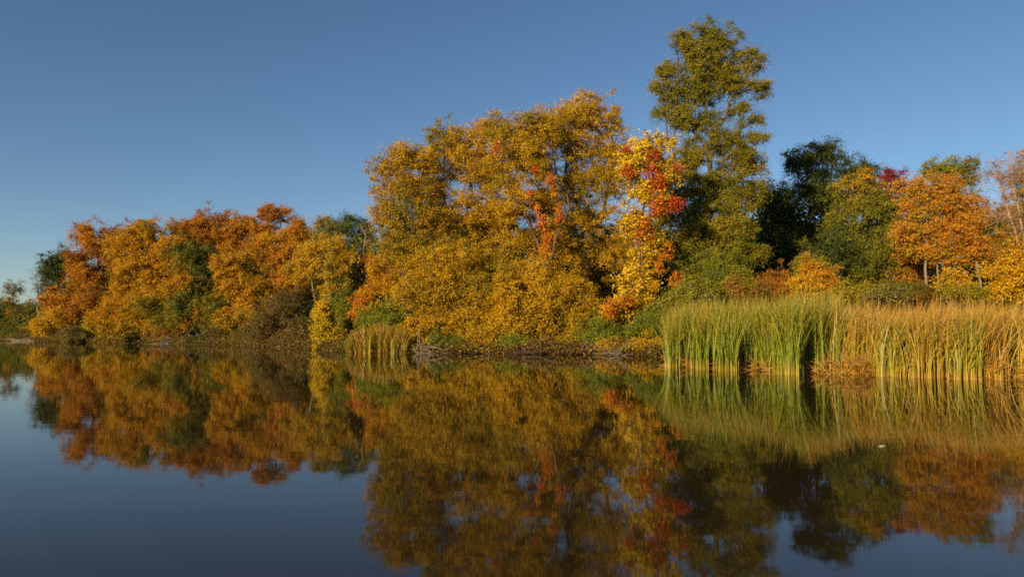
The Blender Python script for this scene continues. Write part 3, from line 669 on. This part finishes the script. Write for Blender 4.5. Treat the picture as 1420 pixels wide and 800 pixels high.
# distinct tufts in the front row
for px, py, n, gr, h, lab in [(938, 509, 26, 1, 2.3, 'slim green cattail tuft at the left end of the bed'), (972, 511, 26, 1, 2.4, 'green cattail tuft with a glowing yellow foot near the left end'),
                           (1008, 514, 34, 1, 2.5, 'green cattail tuft leaning over a dark gap in the bed'), (1095, 519, 70, 1, 2.7, 'broad bright green cattail tuft beside the darkest gap'),
                           (1237, 522, 34, .6, 2.2, 'green cattail tuft fanning right among the golden ones'), (1285, 524, 40, .4, 2.2, 'yellow footed cattail tuft among the golden ones'),
                           (1338, 526, 50, .6, 2.3, 'green fan shaped cattail tuft near the right edge')]:
    c = P(px, py, 1.0); v = c - np.array([0, 0, CAMH]); c = v * (CAMH / -v[2]); c[2] = 0
    pl = rng.normal(size=(n, 2)) * np.array([.20, .16]) + c[:2]
    V, Fa, T = reed_plants(rng, pl, np.full(n, h), (.12 if px < 1150 else .45, 0), np.full(n, gr * 1.0))
    V = V - c
    tag(link('cattail_tuft', mesh_np('cattail_tuft', V, Fa, 4, REED, T), None, c), lab, 'cattails', 'cattail tufts in the front of the bed')
# the reed tuft by the golden trees
c = np.array([(528 - 710) / F * 46.3, 46.3, 0])
pl = np.stack([rng.uniform(-1.85, 1.85, 420), rng.normal(0, .45, 420)], 1) + c[:2]
edge = 1 - ((pl[:, 0] - c[0]) / 2.0) ** 2 * .35
V, Fa, T = join([reed_plants(rng, pl, 1.95 * edge, (.05, 0), np.clip(rng.normal(.42, .2, 420), 0, 1), wid=.03), litter(rng, pl, 160, wid=.018)])
V = V - c
tag(link('reed_tuft', mesh_np('reed_tuft', V, Fa, 4, REED, T), None, c), 'isolated tan and green reed tuft at the foot of the leftmost golden tree', 'reeds')

# ------------------------------------------------------------------ bank: driftwood, litter
def sticks(name, label, cat, px, py, spread, n, seed, ln=(.5, 2.0), rad=.03, bark=BARK_GREY, group=None, h=.35, flat=.25):
    r_ = np.random.default_rng(seed)
    v = P(px, py, 1.0) - np.array([0, 0, CAMH]); c = v * (CAMH / -v[2]); c[2] = .0
    c = c + np.array([0, 0, CAMH * 0])
    a = np.stack([r_.uniform(-spread, spread, n), r_.normal(0, .35, n), r_.uniform(0, h, n)], 1)
    az = r_.uniform(-.9, .9, n) + PI * (r_.random(n) < .5); el = r_.normal(.1, flat, n); L = r_.uniform(*ln, n)
    dd = np.stack([np.cos(az) * np.cos(el), np.sin(az) * np.cos(el) * .7, np.sin(el)], 1)
    Vs, Fs, o_ = [], [], 0
    p0 = a; rr = rad * r_.uniform(.4, 1.3, n)
    for s in range(3):
        p1 = p0 + (dd + r_.normal(size=(n, 3)) * .18) * (L / 3)[:, None]; p1[:, 2] = np.maximum(p1[:, 2], .0)
        V, Fa = tubes(p0, p1, rr * (1 - s * .28), rr * (1 - (s + 1) * .28), 5)
        Vs.append(V); Fs.append(Fa + o_); o_ += len(V); p0 = p1
    o = link(name, mesh_np(name, np.concatenate(Vs), np.concatenate(Fs), 4, bark, smooth=True), None, c)
    return tag(o, label, cat, group)
GD = 'driftwood along the waterline'
sticks('driftwood_pile', 'tangle of grey driftwood just left of the cattails', 'driftwood', 885, 493, 1.6, 90, 301, group=GD)
sticks('driftwood_pile', 'heap of bare sticks below the orange red creeper', 'driftwood', 842, 492, 1.0, 60, 302, group=GD)
sticks('driftwood_pile', 'thin brown sticks at the waterline below the gap of sky', 'driftwood', 762, 491, 1.8, 60, 303, bark=BARK, group=GD)
sticks('driftwood_pile', 'scattered sticks on the bank below the broad golden tree', 'driftwood', 662, 490, 1.8, 50, 304, bark=BARK, group=GD)
sticks('driftwood_pile', 'short stakes leaning in the water right of the reed tuft', 'driftwood', 592, 490, .9, 24, 305, group=GD, flat=.7)
sticks('driftwood_pile', 'pale fallen branches under the shaded left trees', 'driftwood', 270, 477, 3.0, 40, 306, ln=(1, 4), rad=.06, group=GD)
sticks('driftwood_log', 'pale log lying at the far left waterline', 'log', 34, 473, 2.2, 10, 307, ln=(2, 4), rad=.10, group=GD, h=.1, flat=.05)
# fallen leaves on the bank and at the water's edge
r_ = np.random.default_rng(310); n = 30000
x = np.concatenate([r_.uniform(-16, 14, n // 2), r_.uniform(-95, -14, n // 2)])
off = r_.gamma(1.6, 1.2, n) - .15
y = shore(x) + off
q = np.stack([x, y, 0 * x], 1)
dist = off * .8 + f2(q) * .22 + f1(q) * .3
zz = np.where(dist < 0, .004, .28 * (1 - np.exp(-dist * 1.5)) + .035 * dist + .02 + f2(q) * .05 * np.clip(dist, 0, 1)) + r_.uniform(0, .05, n)
keep = dist > -.12; q[:, 2] = zz; q = q[keep]
D = r_.normal(size=(len(q), 3)) * np.array([1, 1, .3])
tint = palette(r_, ['brown', 'brown', 'rust', 'dorange', 'olgold'], r_.uniform(0, 1, len(q)))
V, Fa, T = leaves(r_, q, D, .15, .38, tint, 1.5)
tag(link('fallen_leaves', mesh_np('fallen_leaves', V, Fa, 4, LEAF, T)), 'brown and gold fallen leaves littering the bank', 'leaves', None, 'stuff')
# floating feather
v = P(1222, 620, 1.0) - np.array([0, 0, CAMH]); c = v * (CAMH / -v[2]); c[2] = .006
C['white'] = (.5, .48, .45)
me = []
a = np.array([[-.03, 0, 0], [.03, .01, .012]]); V, Fa = tubes(a[:1], a[1:], np.array([.003]), np.array([.001]), 5)
n = 40; tt = np.linspace(.05, .9, n); bp = a[0] + (a[1] - a[0]) * tt[:, None]
barb = np.concatenate([bp, bp]); s = np.concatenate([np.ones(n), -np.ones(n)])[:, None]
D = np.array([[.5, 0, .1]]) + s * np.array([[-.1, .8, .12]])
V2, F2, T2 = leaves(np.random.default_rng(3), barb, D, .028, .16, np.tile(A_('white'), (2 * n, 1)), 2)
V, Fa, T = join([(V, Fa, np.tile(A_('white'), (len(V), 1))), (V2, F2, T2)])
tag(link('feather', mesh_np('feather', V, Fa, 4, REED, T), None, c), 'small white feather floating in front of the golden cattails', 'feather')
print('LEAVES', NLEAF[0])
